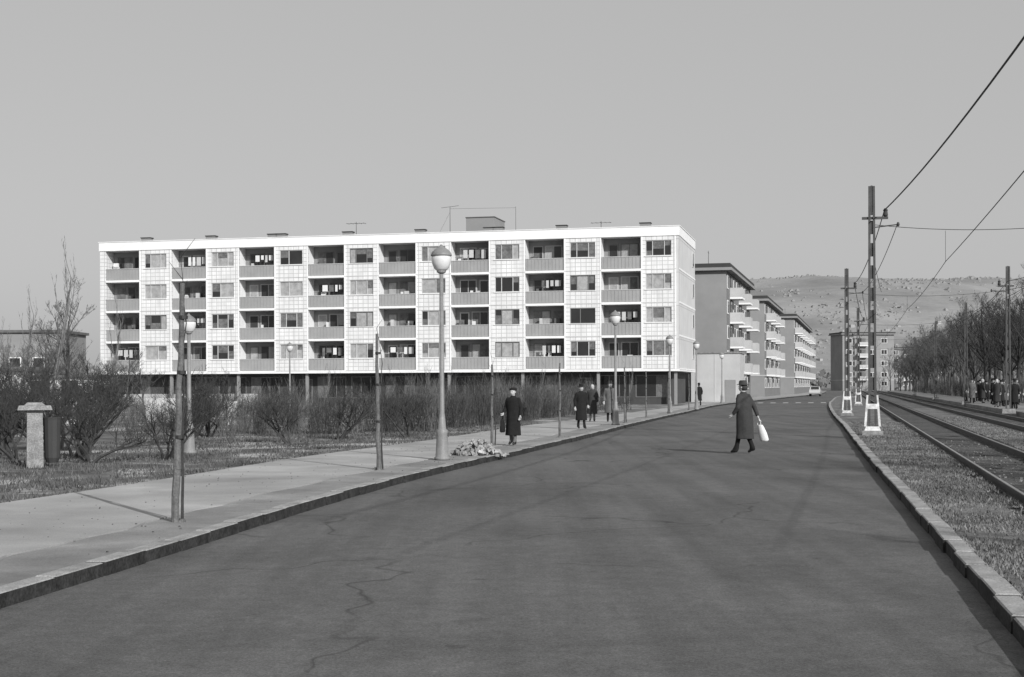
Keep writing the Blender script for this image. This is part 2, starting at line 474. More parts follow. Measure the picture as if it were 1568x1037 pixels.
    for x in (3.0, 10.2, 15.8, 16.6, 22.8, 29.5, 35.8, 36.6, 42.6, 49):
        rf.box(x-.45, x+.45, -1.9, -1.3, 14.99, 15.38, 'plaster'); rf.box(x-.5, x+.5, -1.95, -1.25, 15.382, 15.46, 'dark')
    def ant(x, h, y=-4.0):
        rf.tube((x, y, 14.9), (x, y, 15+h), .03, .02, 'wire', 4)
        rf.tube((x-.9, y, 15+h-.15), (x+.9, y, 15+h-.15), .015, .015, 'wire', 4)
        for i in range(5):
            rf.tube((x-.8+i*.4, y-.45, 15+h-.15), (x-.8+i*.4, y+.45, 15+h-.15), .012, .012, 'wire', 4)
    ant(29.6, 1.6); ant(7.2, 1.0)
    rf.tube((20.8, -4, 15), (20.8, -4, 17.7), .03, .02, 'wire', 5)
    rf.tube((21.6, -4, 17.6), (20.0, -4, 17.75), .015, .015, 'wire', 4)
    rf.tube((14.8, -4, 15), (14.8, -4, 17.5), .02, .015, 'wire', 5)
    rf.tube((20.8, -4, 17.5), (14.8, -4, 17.4), .009, .009, 'wire', 4)
    rf.tube((20.8, -4, 17.2), (22.0, -4, 15), .008, .008, 'wire', 4)
    wl.obj('walls', E); win.obj('windows', E); lg.obj('loggias', E); pr.obj('parapets', E); gf.obj('ground_floor', E); rf.obj('roof', E)
main_block()

# ------------------------------------------------------------ blocks down the street
def street_block(x, y, slope, L, D=11, H=13.7, wall='brickA', endm='plaster', seed=1, name='apartment_block'):
    ang = math.atan2(1, slope)
    E = empty(name, (x, y, 0), ang)
    rnd = random.Random(seed)
    w = MB(); d = MB(); b = MB()
    w.box(.3, L, .0, D, 0, H-.7, wall)
    w.box(0, .298, -.02, D+.02, 0, H-.7, endm)
    w.box(-.06, L+.05, -.08, D+.08, 2.9, 3.05, 'plasterl')
    w.box(-.5, L+.5, -.6, D+.5, H-.70, H-.42, 'plaster')
    w.box(-.35, L+.35, -.45, D+.35, H-.418, H, 'dark')
    n = int(L//3.4); P = (H-3.7)/4
    for f in range(-1, 4):
        zb = 3.0+P*f if f >= 0 else .5
        for i in range(n):
            xx = 1.0+i*3.4
            if i % 3 == 1 and f >= 0:
                b.box(xx-.3, xx+2.7, -1.25, -.005, zb-.08, zb+.1, 'white')
                b.box(xx-.28, xx+2.68, -1.23, -1.15, zb+.102, zb+1.05, 'plasterl')
                b.box(xx-.28, xx-.22, -1.148, -.005, zb+.102, zb+1.05, 'plasterl')
                b.box(xx+2.62, xx+2.68, -1.148, -.005, zb+.102, zb+1.05, 'plasterl')
                d.box(xx+.2, xx+1.1, -.06, -.003, zb+.1, zb+2.2, 'glass')
                d.box(xx+1.2, xx+2.3, -.06, -.003, zb+.9, zb+2.2, 'curtain2')
            else:
                d.box(xx, xx+1.8, -.05, -.003, zb+.8, zb+2.15, 'white')
                d.box(xx+.1, xx+.86, -.06, -.052, zb+.88, zb+2.07, rnd.choice(['glass', 'curtain2']))
                d.box(xx+.94, xx+1.7, -.06, -.052, zb+.88, zb+2.07, rnd.choice(['glass', 'curtain2']))
    for q in range(3):
        if 4.7+q*9 < L: b.box(4+q*9, 4.7+q*9, 4, 4.7, H, H+.8, 'concrete')
    b.tube((L*.4, 3, H), (L*.4, 3, H+2.4), .03, .02, 'wire', 4); b.tube((L*.4-.8, 3, H+2.2), (L*.4+.8, 3, H+2.2), .02, .02, 'wire', 4)
    w.obj('walls', E); d.obj('windows', E); b.obj('balconies', E)
    return E
street_block(21.1, 140, .25, 30, seed=1)
street_block(33.9, 191, .25, 36, seed=2)
street_block(47.6, 240, .25, 70, seed=3, D=14)
street_block(93, 400, 9.0, 15, seed=5, D=10, H=16.5, wall='plaster')
street_block(125, 470, 9.0, 22, seed=6, D=10, H=14, wall='plaster')
E = empty('garage_annex', (17.0, 135, 0), math.atan2(1, .25)-math.pi/2)
mb = MB(); mb.box(0, 4.6, 0, 4.5, 0, 4.7, 'plasterl'); mb.box(-.1, 4.7, -.1, 4.5, 4.7, 4.85, 'concrete')
mb.box(.4, .5, -.03, -.003, 0, 4.6, 'frame'); mb.box(2.2, 2.28, -.03, -.003, 0, 4.6, 'frame'); mb.box(3.2, 4.2, -.04, -.003, .1, 2.2, 'plaster'); mb.obj('walls', E)

def low_house(x, y, w, d, h, wm, rz=0, roofh=.3, n=5, name='low_house', rows=1):
    E = empty(name, (x, y, 0), rz); a = MB()
    a.box(0, w, 0, d, 0, h, wm); a.box(-.3, w+.3, -.3, d+.3, h, h+roofh, 'roof')
    for r in range(rows):
        for i in range(n):
            xx = .6+i*(w-1)/n
            zz = .9+r*2.9
            a.box(xx, xx+1.4, -.05, -.003, zz, zz+1.4, 'white'); a.box(xx+.1, xx+1.3, -.06, -.052, zz+.1, zz+1.3, 'glass')
    a.obj('walls', E)
low_house(-66, 162, 14.5, 10, 8.0, 'plaster', 0, .3, 5, rows=2)
low_house(-56, 118, 16, 8, 3.2, 'plasterl', -.06, .25, 6)
low_house(-46, 100, 10, 6, 2.9, 'white', -.06, .2, 4, name='kiosk')
low_house(-33, 96, 5, 3, 2.4, 'white', -.1, .15, 2, name='kiosk')
low_house(-95, 200, 22, 10, 6, 'plasterl', 0, .4, 8, rows=2)
mb = MB()
for (x, y, w, h) in ((-21, 62, 3, .9), (-17, 66, 1.6, 1.1), (-24, 70, 4, .7), (-12, 60, .4, 1.0), (-27.5, 78, 5, 1.0)):
    mb.box(x, x+w, y, y+.3, .1, .1+h, 'plasterl')
mb.obj('low_park_wall')

# ------------------------------------------------------------ lamps, poles
def lamp(x, y, H, z=.13, name='street_lamp', hs=1.0):
    E = empty(name, (x, y, z)); a = MB()
    a.loft([(0, 0, 0, .17, .17), (0, 0, .05, .17, .17), (0, 0, .07, .14, .14), (0, 0, .55, .115, .115), (0, 0, .62, .13, .13), (0, 0, .66, .09, .09), (0, 0, .95, .065, .065), (0, 0, 1.0, .055, .055), (0, 0, H-.62*hs, .04, .04)], 'lampmetal', 14)
    g = H-.62*hs
    a.loft([(0, 0, g, .06*hs, .06*hs), (0, 0, g+.03, .10*hs, .10*hs), (0, 0, g+.06*hs, .10*hs, .10*hs)], 'lampmetal', 14)
    a.obj('post', E, True)
    b = MB()
    b.loft([(0, 0, g+.06*hs, .10*hs, .10*hs), (0, 0, g+.10*hs, .15*hs, .15*hs), (0, 0, g+.2*hs, .195*hs, .195*hs), (0, 0, g+.30*hs, .212*hs, .212*hs), (0, 0, g+.38*hs, .205*hs, .205*hs)], 'globe', 18); b.obj('globe', E, True)
    c = MB()
    c.loft([(0, 0, g+.375*hs, .225*hs, .225*hs), (0, 0, g+.40*hs, .225*hs, .225*hs), (0, 0, g+.47*hs, .19*hs, .19*hs), (0, 0, g+.53*hs, .12*hs, .12*hs), (0, 0, g+.57*hs, .05*hs, .05*hs), (0, 0, g+.62*hs, .02*hs, .02*hs)], 'lampmetal', 18); c.obj('cap', E, True)
lamp(-1.50, 30.4, 4.6)
lamp(-7.72, 34.0, 3.35, .115, hs=.8)
lamp(4.15, 57, 4.6)
lamp(-13.9, 89, 4.4, .1)
lamp(9.1, 82, 4.5); lamp(12.0, 92.5, 4.5); lamp(18.6, 126, 4.5)

def pole(x, y, h, lean=(0, 0), r=.045, seed=0, twig=False, name='wooden_stake'):
    E = empty(name, (x, y, .12)); rnd = random.Random(seed); a = MB()
    p = Vector((0, 0, -.1)); n = 9
    for i in range(n):
        q = Vector((lean[0]*(i+1)/n+rnd.uniform(-.012, .012), lean[1]*(i+1)/n+rnd.uniform(-.012, .012), h*(i+1)/n))
        a.tube(p, q, r*(1-.4*i/n), r*(1-.4*(i+1)/n), 'wood', 8, cap=True); p = q
    for i in range(5):
        t = rnd.uniform(0, 6.28); s = rnd.uniform(.02, .04)
        a.box(math.cos(t)*.09-s, math.cos(t)*.09+s, math.sin(t)*.09-s, math.sin(t)*.09+s, 0, s*1.3, 'wood', taper=s*.4)
    if twig:
        p = Vector((.075, .03, 0)); n = 12; H2 = h+twig
        for i in range(n):
            q = Vector((.075+rnd.uniform(-.02, .02)+lean[0]*.6*(i+1)/n-.10*max(0, (i-8)/4), .03, H2*(i+1)/n))
            a.tube(p, q, .02*(1-i/(n+2)), .02*(1-(i+1)/(n+2)), 'bark', 5)
            if i > 8:
                dd = Vector((rnd.uniform(-.2, .2), rnd.uniform(-.1, .1), rnd.uniform(.1, .25)))
                a.tube(q, q+dd, .005, .002, 'bark', 4)
            p = q
    for zz in (.35, .62, .85):
        a.tube((lean[0]*zz+.02, lean[1]*zz, h*zz), (lean[0]*zz+.02, lean[1]*zz, h*zz+.04), r*1.15, r*1.15, 'wire', 8, True)
    a.obj('stake', E)
pole(-3.95, 16.65, 2.8, (.10, 0), .047, 1, .3)
pole(-2.53, 26.9, 2.58, (-.03, 0), .045, 2, .1)
pole(-.53, 37.6, 2.15, (.0, 0), .04, 3, .2)
pole(1.46, 43.5, 2.28, (.0, 0), .04, 4)
pole(4.75, 60, 2.35, (.0, 0), .04, 5, .2)
pole(6.6, 70, 2.3, (.0, 0), .04, 6)
pole(8.7, 79, 2.3, (.0, 0), .04, 7, .2)
pole(11.2, 90, 2.3, (.0, 0), .04, 8)

def tram_pole(x, y, H, z=.118, arm=1, name='tram_pole', foot=False):
    E = empty(name, (x, y, z), math.atan2(-.235, 1)); a = MB()
    def leg(s, z0, z1, w0, w1):
        x0, x1 = s*w0, s*w1
        P0 = [(x0-.035, -.07, z0), (x0+.035, -.07, z0), (x0+.035, .07, z0), (x0-.035, .07, z0)]
        P1 = [(x1-.035, -.07, z1), (x1+.035, -.07, z1), (x1+.035, .07, z1), (x1-.035, .07, z1)]
        for i in range(4):
            j = (i+1) % 4; a.poly([P0[i], P0[j], P1[j], P1[i]], 'steel')
        a.poly(P1, 'steel')
    leg(-1, 0, H, .10, .065); leg(1, 0, H, .10, .065)
    n = 9
    for i in range(n):
        zz = 1.4+i*(H-1.5)/n; w = .10-.035*(zz+.2)/H
        a.box(-w+.036, w-.036, -.03, .03, zz, zz+.42, 'steel')
    a.box(-.03, .03, -.05, .05, H-.9, H+.02, 'steel')
    a.obj('mast', E)
    f = MB()
    fm = 'wpaint' if foot else 'steel'
    f.box(-.34, .34, -.3, .3, -.1, .14, 'concrete', taper=.03)
    if foot:
        f.box(-.25, .25, -.18, .18, .142, .27, 'wpaint', taper=.05)
        for s in (-1, 1):
            P0 = [(s*.22-.035, -.08, .27), (s*.22+.035, -.08, .27), (s*.22+.035, .08, .27), (s*.22-.035, .08, .27)]
            P1 = [(s*.15-.028, -.08, 1.25), (s*.15+.028, -.08, 1.25), (s*.15+.028, .08, 1.25), (s*.15-.028, .08, 1.25)]
            for i in range(4):
                j = (i+1) % 4; f.poly([P0[i], P0[j], P1[j], P1[i]], fm)
            f.poly(P1, fm)
        f.box(-.19, .19, -.085, .085, .82, .98, 'wpaint')
    f.obj('foot', E)
    b = MB()
    zt = H-1.0
    if arm > 0: b.box(-.3, .5, -.03, .03, zt-.04, zt+.04, 'steel')
    else: b.box(-.5, .3, -.03, .03, zt-.04, zt+.04, 'steel')
    xx = .42*arm
    b.loft([(xx, 0, zt+.04, .05, .05), (xx, 0, zt+.08, .08, .08), (xx, 0, zt+.2, .06, .06), (xx, 0, zt+.24, .075, .075), (xx, 0, zt+.3, .03, .03)], 'dark', 10)
    b.tube((0, 0, zt-.3), (.8*arm, 0, zt-.22), .02, .02, 'steel', 5)
    b.loft([(.8*arm, 0, zt-.28, .03, .03), (.8*arm, 0, zt-.22, .05, .05), (.8*arm, 0, zt-.15, .03, .03)], 'dark', 8)
    b.obj('bracket', E)
    return Vector((x, y, z+zt+.25))
T1 = tram_pole(11.3, 44.6, 7.8, foot=True); T2 = tram_pole(17.1, 72.6, 7.5, foot=True); T3 = tram_pole(25.3, 72.5, 7.4, .3, -1); T4 = tram_pole(33.4, 104.6, 7.4, .3, -1)
T5 = tram_pole(26.3, 108, 7.4, foot=True); T6 = tram_pole(33.6, 142, 7.4); T7 = tram_pole(42, 141, 7.4, .3, -1); T8 = tram_pole(42.8, 178, 7.4); T9 = tram_pole(51, 180, 7.4, .3, -1)
tram_pole(18.5, 36, 7.4, .3, -1)

def wire(mb, a, b, sag, r=.012, n=16):
    a = Vector(a); b = Vector(b); pts = []
    for i in range(n+1):
        t = i/n; p = a.lerp(b, t); p.z -= sag*4*t*(1-t); pts.append(p)
    mb.path(pts, r, 'wire', 5)
mb = MB()
wire(mb, T1+Vector((.4, 0, 0)), (5.0, 5, 7.6), .45, .02)
for p, q in ((T1, T2), (T2, T5), (T5, T6), (T6, T8)):
    wire(mb, p+Vector((.4, 0, 0)), q+Vector((.4, 0, 0)), .4, .016)
    wire(mb, p+Vector((.8, 0, -.45)), q+Vector((.8, 0, -.45)), .35, .012)
for p, q in ((T3, T4), (T4, T7), (T7, T9)):
    wire(mb, p, q, .4, .016)
    wire(mb, p-Vector((.4, 0, .5)), q-Vector((.4, 0, .5)), .5, .012)
wire(mb, (18.1, 36, 6.9), T3, .4, .016); wire(mb, (17.7, 36, 6.3), T3-Vector((.4, 0, .5)), .4, .013)
for off in (3.13, 6.93):
    prev = None
    for y in (5, 44.6, 72.6, 108, 142, 178, 220, 270, 330):
        p = Vector((off+.235*y, y, 5.55))
        if prev is not None: wire(mb, prev, p, .12, .011)
        prev = p
for (p, q) in ((T1, Vector((18.3, 42.5, 7.1))), (T2, T3), (T5, T4), (T6, T7), (T8, T9)):
    wire(mb, p-Vector((0, 0, .45)), q-Vector((0, 0, .45)), .25, .010)
    for off in (3.13, 6.93):
        y = p.y; X = off+.235*y
        mb.tube((X, y, 5.55), (X, y, p.z-.65), .006, .006, 'wire', 4)
# pull-off and diagonal spans
wire(mb, T1-Vector((0, 0, 1.2)), (15.6, 60, 5.6), .1, .009); wire(mb, T3-Vector((0, 0, .9)), (20.3, 56, 5.6), .1, .009); wire(mb, T3-Vector((0, 0, 1.2)), (21.5, 60, 5.55), .1, .009)
mb.obj('overhead_wires')

# ------------------------------------------------------------ vegetation
def grow(mb, p, d, L, r, depth, rnd, m, nch, lenf=.6, up=.12, spread=.9, segs=4, wob=.16, rmin=.0045):
    n = segs if depth > 0 else 3
    pts = [p.copy()]; dirs = []
    dd = d.copy()
    for i in range(n):
        dd = (dd+Vector((rnd.uniform(-wob, wob), rnd.uniform(-wob, wob), rnd.uniform(-wob, wob)+up*.5))).normalized()
        pts.append(pts[-1]+dd*L/n); dirs.append(dd.copy())
    for i in range(n):
        a = r*(1-.65*i/n); b = r*(1-.65*(i+1)/n)
        mb.tube(pts[i], pts[i+1], a, b, m, 7 if r > .05 else (4 if r > .012 else 3))
    if depth == 0: return
    for k in range(nch[len(nch)-depth]):
        t = rnd.uniform(.28, 1.0) ; i = min(n-1, int(t*n)); f = t*n-i
        q = pts[i].lerp(pts[i+1], min(1, f))
        ax = Vector((rnd.uniform(-1, 1), rnd.uniform(-1, 1), rnd.uniform(-.2, .5))).normalized()
        nd = (dirs[i]*rnd.uniform(.35, .8)+ax*spread*rnd.uniform(.6, 1.1)+Vector((0, 0, up))).normalized()
        grow(mb, q, nd, L*lenf*rnd.uniform(.7, 1.15)*(1.15-.45*t), max(r*(1-.6*t)*.55, rmin), depth-1, rnd, m, nch, lenf, up, spread, segs, wob, rmin)
def tree_mesh(name, seed, h, r, m='bark', nch=(9, 6, 5, 4), lenf=.55, up=.25, spread=.8, rmin=.0045):
    rnd = random.Random(seed); a = MB()
    grow(a, Vector((0, 0, -.05)), Vector((0, 0, 1)), h, r, len(nch), rnd, m, nch, lenf, up, spread, 6, .10, rmin)
    return a.mesh(name)
trees = [tree_mesh('crown', s, 5.6, .13, 'bark', nch=(11, 7, 5, 4), lenf=.5, spread=1.0, up=.15, rmin=.006) for s in (1, 2, 3)]
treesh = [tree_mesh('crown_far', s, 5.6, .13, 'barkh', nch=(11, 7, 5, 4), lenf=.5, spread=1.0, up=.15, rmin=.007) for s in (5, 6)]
birch = tree_mesh('crown_light', 9, 6.5, .07, 'barkl', (14, 7, 4), .36, .5, .7, .006)
def low_tree_mesh(seed):
    rnd = random.Random(seed); a = MB()
    for k in range(5):
        ang = rnd.uniform(0, 6.28)
        grow(a, Vector((rnd.uniform(-.1, .1), rnd.uniform(-.1, .1), -.05)), Vector((math.cos(ang)*.7, math.sin(ang)*.7, .75)).normalized(), 1.6, .045, 3, rnd, 'bark', (8, 6, 4), .6, .15, 1.0, 5, .32)
    return a.mesh('limbs')
lowt = [low_tree_mesh(s) for s in (4, 5, 6, 7)]
def shrub_mesh(seed, m='twig', n=16, h=1.5, spr=.35, ch=(4, 3)):
    rnd = random.Random(seed); a = MB()
    for k in range(n):
        b = Vector((rnd.uniform(-.3, .3), rnd.uniform(-.3, .3), -.05))
        d = Vector((rnd.gauss(0, spr), rnd.gauss(0, spr), 1)).normalized()
        grow(a, b, d, h*rnd.uniform(.5, 1.1), .009, len(ch), rnd, m, ch, .5, .3, .7, 4, .12)
    return a.mesh('twigs')
shr = [shrub_mesh(s, 'twig' if s % 2 == 0 else 'twigd', 13, 1.4, .45, (5, 3)) for s in range(20, 26)]
hed = [shrub_mesh(s, ('twig', 'twigd', 'twigd')[s % 3], 20, 1.5, .18, (4, 2)) for s in range(40, 46)]

def put(name, me, x, y, z, sc=1, rz=None, sz=None):
    return link(name, me, None, (x, y, z), R.uniform(0, 6.28) if rz is None else rz, (sc, sc, sc if sz is None else sz))
hl = [(-8.2, 46.5), (-3.7, 48.5), (-1.0, 58), (2.0, 72), (5.2, 86)]
E = empty('hedge')
for i in range(len(hl)-1):
    a = Vector(hl[i]); b = Vector(hl[i+1]); n = max(1, int((b-a).length/.5))
    for k in range(n):
        p = a.lerp(b, k/n)
        for row in range(2):
            link('hedge_clump', R.choice(hed), E, (p.x+R.uniform(-.4, .4)-row*.4, p.y+row*.8+R.uniform(-.4, .4), .11), R.uniform(0, 6.28), (1, 1, R.uniform(.6, 1.2)))
E = empty('hedge')
for k in range(80):
    t = k/80
    link('hedge_clump', R.choice(hed), E, (-38+46*t+R.uniform(-.5, .5), 100-8*t+R.uniform(-.8, .8), .1), R.uniform(0, 6.28), (1.3, 1.3, R.uniform(.4, .8)))
for k in range(150):
    y = R.uniform(38.5, 85); x = -R.uniform(4.5, .37*y+2)
    if x > inner(y)-2.8: continue
    put('shrub', R.choice(shr), x, y, .11, R.uniform(.35, 1.0))
for (x, y, s) in ((-8.9, 29.8, .8), (-7.6, 31.2, .7), (-9.9, 32.3, .9), (-11.4, 36, 1.0), (-9.0, 38.5, .95), (-6.2, 39.5, .75), (-12.9, 39, 1.1), (-5.2, 42.5, .8), (-13.5, 45, 1.2), (-9.6, 45, 1.0), (-15.5, 52, 1.2), (-17, 47, 1.2), (-11.0, 31.5, .8), (-14.6, 41.5, 1.1), (-3.2, 43.8, .75), (-12.0, 33.8, .9), (-18, 55, 1.3)):
    put('bare_bush', R.choice(lowt), x, y, .11, s*1.08)
put('bare_tree', birch, -19.4, 60, .1, .98); put('bare_tree', birch, -21.5, 62, .1, .75); put('bare_tree', birch, -17.9, 63, .1, .7); put('bare_tree', birch, -22.8, 65, .1, .6)
put('bare_tree', treesh[0], -18.6, 57, .1, .62); put('bare_tree', treesh[1], -20.6, 66, .1, .85)
for (x, y, s) in ((-25, 92, .62), (-31, 95, .7), (-38, 120, .75), (-45, 130, .8), (-28, 100, .5), (-50, 140, .9), (-22, 85, .5), (-44.5, 150, .8), (-41, 160, .8)):
    put('bare_tree', R.choice(treesh), x, y, .1, s)
for (x, y) in ((2, 104), (-6, 106), (-14, 108), (8.5, 103)): put('bare_tree', birch, x, y, .1, .42)
# trees beyond the tram line (they also shade the verge)
for y, o, s in ((3.5, 11.2, 1.0), (10, 10.9, 1.05), (16.5, 10.9, 1.2), (22, 11.3, 1.25), (31, 12, 1.2)):
    put('bare_tree', R.choice(trees), .235*y+o, y, .25, s)
y = 90
while y < 330:
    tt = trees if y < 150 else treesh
    put('bare_tree', R.choice(tt), .235*y+R.uniform(12.4, 14.2), y, .25, R.uniform(1.1, 1.5))
    if y > 94: put('bare_tree', R.choice(tt), .235*y+R.uniform(17, 23), y+R.uniform(-2, 2), .25, R.uniform(1.3, 1.8))
    y += R.uniform(4.2, 5.6)
E = empty('hedge')
for k in range(120):
    y = 88+k*1.5
    link('hedge_clump', R.choice(hed), E, (.235*y+13.6+R.uniform(-.4, .4), y, .25), R.uniform(0, 6.28), (1.3, 1.3, R.uniform(.8, 1.3)))
for k in range(22):
    y = R.uniform(340, 420); put('bare_tree', R.choice(treesh), .235*y+R.uniform(10, 45), y, .1, 1.5)

# grass blades
def blades(name, fx0, fx1, y0, y1, n, ms, z, h=(.03, .09)):
    mb = MB(); ks = [mb.mi(m) for m in ms]
    for i in range(n):
        t = R.random()**1.6; y = y0+(y1-y0)*t
        a, b = fx0(y), fx1(y)
        if b <= a: continue
        x = R.uniform(a, b)
        g = math.sin(x*2.1+math.sin(y*1.3)*2)+math.sin(y*1.7+x)
        if g < R.uniform(-2.2, .8): continue
        an = R.uniform(0, 6.28); w = R.uniform(.005, .010)*(1+y*.02); hh = R.uniform(*h); l = hh*.9
        ca, sa = math.cos(an), math.sin(an); o = len(mb.v)
        mb.v += [(x-ca*w, y-sa*w, z), (x+ca*w, y+sa*w, z), (x-sa*l*R.uniform(-1, 1), y+ca*l*R.uniform(-1, 1), z+hh)]
        mb.f.append((o, o+1, o+2)); mb.m.append(R.choice(ks))
    mb.obj(name)
blades('verge_grass', lambda y: rk(y)+.18, lambda y: rl(2.4)(y)-.1, 6, 60, 60000, ('grass', 'grassl'), .118, (.012, .045))
blades('track_grass', lambda y: rl(4.3)(y), lambda y: rl(5.8)(y), 12, 70, 18000, ('grass', 'grassl'), .085, (.012, .045))
blades('park_grass', lambda y: inner(y)-5-.1*y, lambda y: inner(y)+.04, 17, 60, 56000, ('grassd', 'grassd', 'grass'), .115, (.03, .09))

# ------------------------------------------------------------ rubble, bin
def rock_pile(x, y, z, n, sx, sy, h, name='rubble_pile'):
    mb = MB()
    for i in range(n):
        px = R.gauss(0, sx*.42); py = R.gauss(0, sy*.42); q = max(0, 1-(px/sx)**2-(py/sy)**2)
        s = R.uniform(.02, .075); pz = q*h*R.uniform(.3, 1)
        T = Matrix.Translation((px, py, pz)) @ Matrix.Rotation(R.uniform(0, 6), 4, Vector((R.random(), R.random(), R.random()+.1)).normalized())
        mb.box(-s, s, -s*R.uniform(.4, .9), s*.7, -s*.5, s*.5, R.choice(['stone', 'stone', 'concrete', 'kerb']), T, taper=s*R.uniform(.1, .4))
    o = mb.obj(name); o.location = (x, y, z); return o
rock_pile(-.85, 32.6, .13, 330, .62, .5, .34)

E = empty('litter_bin', (-9.5, 28.3, .11), .35); a = MB()
a.box(-.16, .16, -.16, .16, 0, 1.15, 'concrete', taper=.015)
a.box(-.33, .33, -.26, .26, 1.152, 1.24, 'concrete', taper=.03)
a.box(-.2, .2, -.18, .18, 1.242, 1.30, 'concrete', taper=.06)
a.obj('pillar', E)
b = MB(); b.loft([(.33, 0, .1, .11, .14), (.33, 0, .2, .15, .18), (.33, 0, .95, .17, .2), (.33, 0, 1.0, .18, .21)], 'dark', 12); b.tube((.16, 0, .8), (.2, 0, .8), .03, .03, 'steel', 6); b.obj('basket', E)

# car
def car(x, y, rz):
    E = empty('parked_car', (x, y, .01), rz); a = MB()
    prof = [(-2.0, .35), (-2.05, .75), (-1.9, .92), (-1.2, .98), (-.75, 1.42), (.45, 1.45), (1.0, 1.0), (1.85, .88), (2.05, .65), (2.0, .35)]
    Lp = [(px, .78*(1 if pz < 1.1 else .82), pz) for px, pz in prof]; Rp = [(p[0], -p[1], p[2]) for p in Lp]
    a.poly(Lp, 'carpaint'); a.poly(Rp[::-1], 'carpaint')
    for i in range(len(prof)):
        j = (i+1) % len(prof)
        a.poly([Lp[i], Lp[j], Rp[j], Rp[i]], 'carpaint')
    a.obj('body', E); b = MB()
    for s in (1, -1):
        b.poly([(-1.0, s*.79, 1.04), (.8, s*.79, 1.04), (.38, s*.67, 1.37), (-.68, s*.67, 1.37)], 'glass')
    b.poly([(1.0, .6, 1.03), (1.0, -.6, 1.03), (.53, -.56, 1.41), (.53, .56, 1.41)], 'glass')
    b.poly([(-1.19, .6, 1.02), (-1.19, -.6, 1.02), (-.82, -.56, 1.38), (-.82, .56, 1.38)], 'glass')
    b.obj('windows', E); c = MB()
    for px in (-1.3, 1.3):
        for s in (-1, 1):
            c.tube((px, s*.62, .31), (px, s*.8, .31), .31, .31, 'rubber', 16, True); c.tube((px, s*.8, .31), (px, s*.81, .31), .16, .15, 'frame', 12, True)
    c.box(2.0, 2.1, -.75, .75, .42, .52, 'frame'); c.box(-2.12, -2.03, -.75, .75, .42, .52, 'frame')
    c.obj('wheels', E)
car(45.2, 212, math.atan2(1, .27)+math.pi)

# ------------------------------------------------------------ people
def bake(o):
    dg = bpy.context.evaluated_depsgraph_get(); dg.update()
    me = bpy.data.meshes.new_from_object(o.evaluated_get(dg)); bpy.data.objects.remove(o); return me
def skin_mesh(vs, es, rs, root=0, sub=1):
    me = bpy.data.meshes.new('sk'); me.from_pydata(vs, es, []); o = bpy.data.objects.new('sk', me); COL.objects.link(o)
    o.modifiers.new('s', 'SKIN'); sv = me.skin_vertices[0].data
    for i, r in enumerate(rs):
        sv[i].radius = r if hasattr(r, '__len__') else (r, r); sv[i].use_root = (i == root)
    if sub: s = o.modifiers.new('b', 'SUBSURF'); s.levels = sub; s.render_levels = sub
    me2 = bake(o); me2.polygons.foreach_set('use_smooth', [True]*len(me2.polygons)); return me2
def hand_mesh():
    vs = [(0, 0, .03), (0, 0, -.02), (0, 0, -.06)]; es = [(0, 1), (1, 2)]; rs = [(.024, .02), (.03, .016), (.034, .015)]
    for i, (fx, L) in enumerate(((-.027, .062), (-.009, .074), (.009, .07), (.027, .055))):
        b = len(vs); vs += [(fx, .002, -.075), (fx*1.1, .010, -.085-L*.45), (fx*1.1, .032, -.085-L*.85)]
        es += [(2, b), (b, b+1), (b+1, b+2)]; rs += [.0095, .0085, .007]
    b = len(vs); vs += [(-.036, .012, -.03), (-.052, .028, -.06), (-.05, .038, -.085)]; es += [(1, b), (b, b+1), (b+1, b+2)]; rs += [.013, .0105, .008]
    m = skin_mesh(vs, es, rs); m.materials.append(M['skin']); return m
HAND = hand_mesh()
def head_mesh():
    a = MB()
    prof = [(0, .0, 1.44, .058, .058), (0, .005, 1.49, .053, .056), (0, .022, 1.515, .058, .075), (0, .03, 1.535, .066, .085), (0, .026, 1.57, .074, .094), (0, .02, 1.61, .078, .099), (0, .014, 1.65, .075, .096), (0, .008, 1.68, .06, .08), (0, .004, 1.70, .03, .04)]
    a.loft(prof, 'skin', 18)
    a.loft([(0, .118, 1.565, .016, .018), (0, .116, 1.58, .013, .02), (0, .108, 1.61, .008, .01)], 'skin', 8)
    for s in (-1, 1):
        a.loft([(s*.079, .01, 1.565, .008, .014), (s*.084, .008, 1.59, .010, .022), (s*.081, .006, 1.615, .008, .018)], 'skin', 8)
        a.loft([(s*.032, .108, 1.604, .012, .008), (s*.032, .110, 1.611, .013, .009), (s*.032, .107, 1.618, .011, .007)], 'hair', 8)
    a.loft([(0, .108, 1.543, .024, .010), (0, .109, 1.549, .022, .009)], 'stocking', 8)
    a.loft([(0, -.022, 1.53, .066, .07), (0, -.018, 1.58, .082, .088), (0, -.012, 1.63, .083, .092), (0, -.006, 1.67, .072, .085), (0, 0, 1.705, .035, .045)], 'hair', 14)
    return a.mesh('head', True)
HEAD = head_mesh()
CACHE = {}
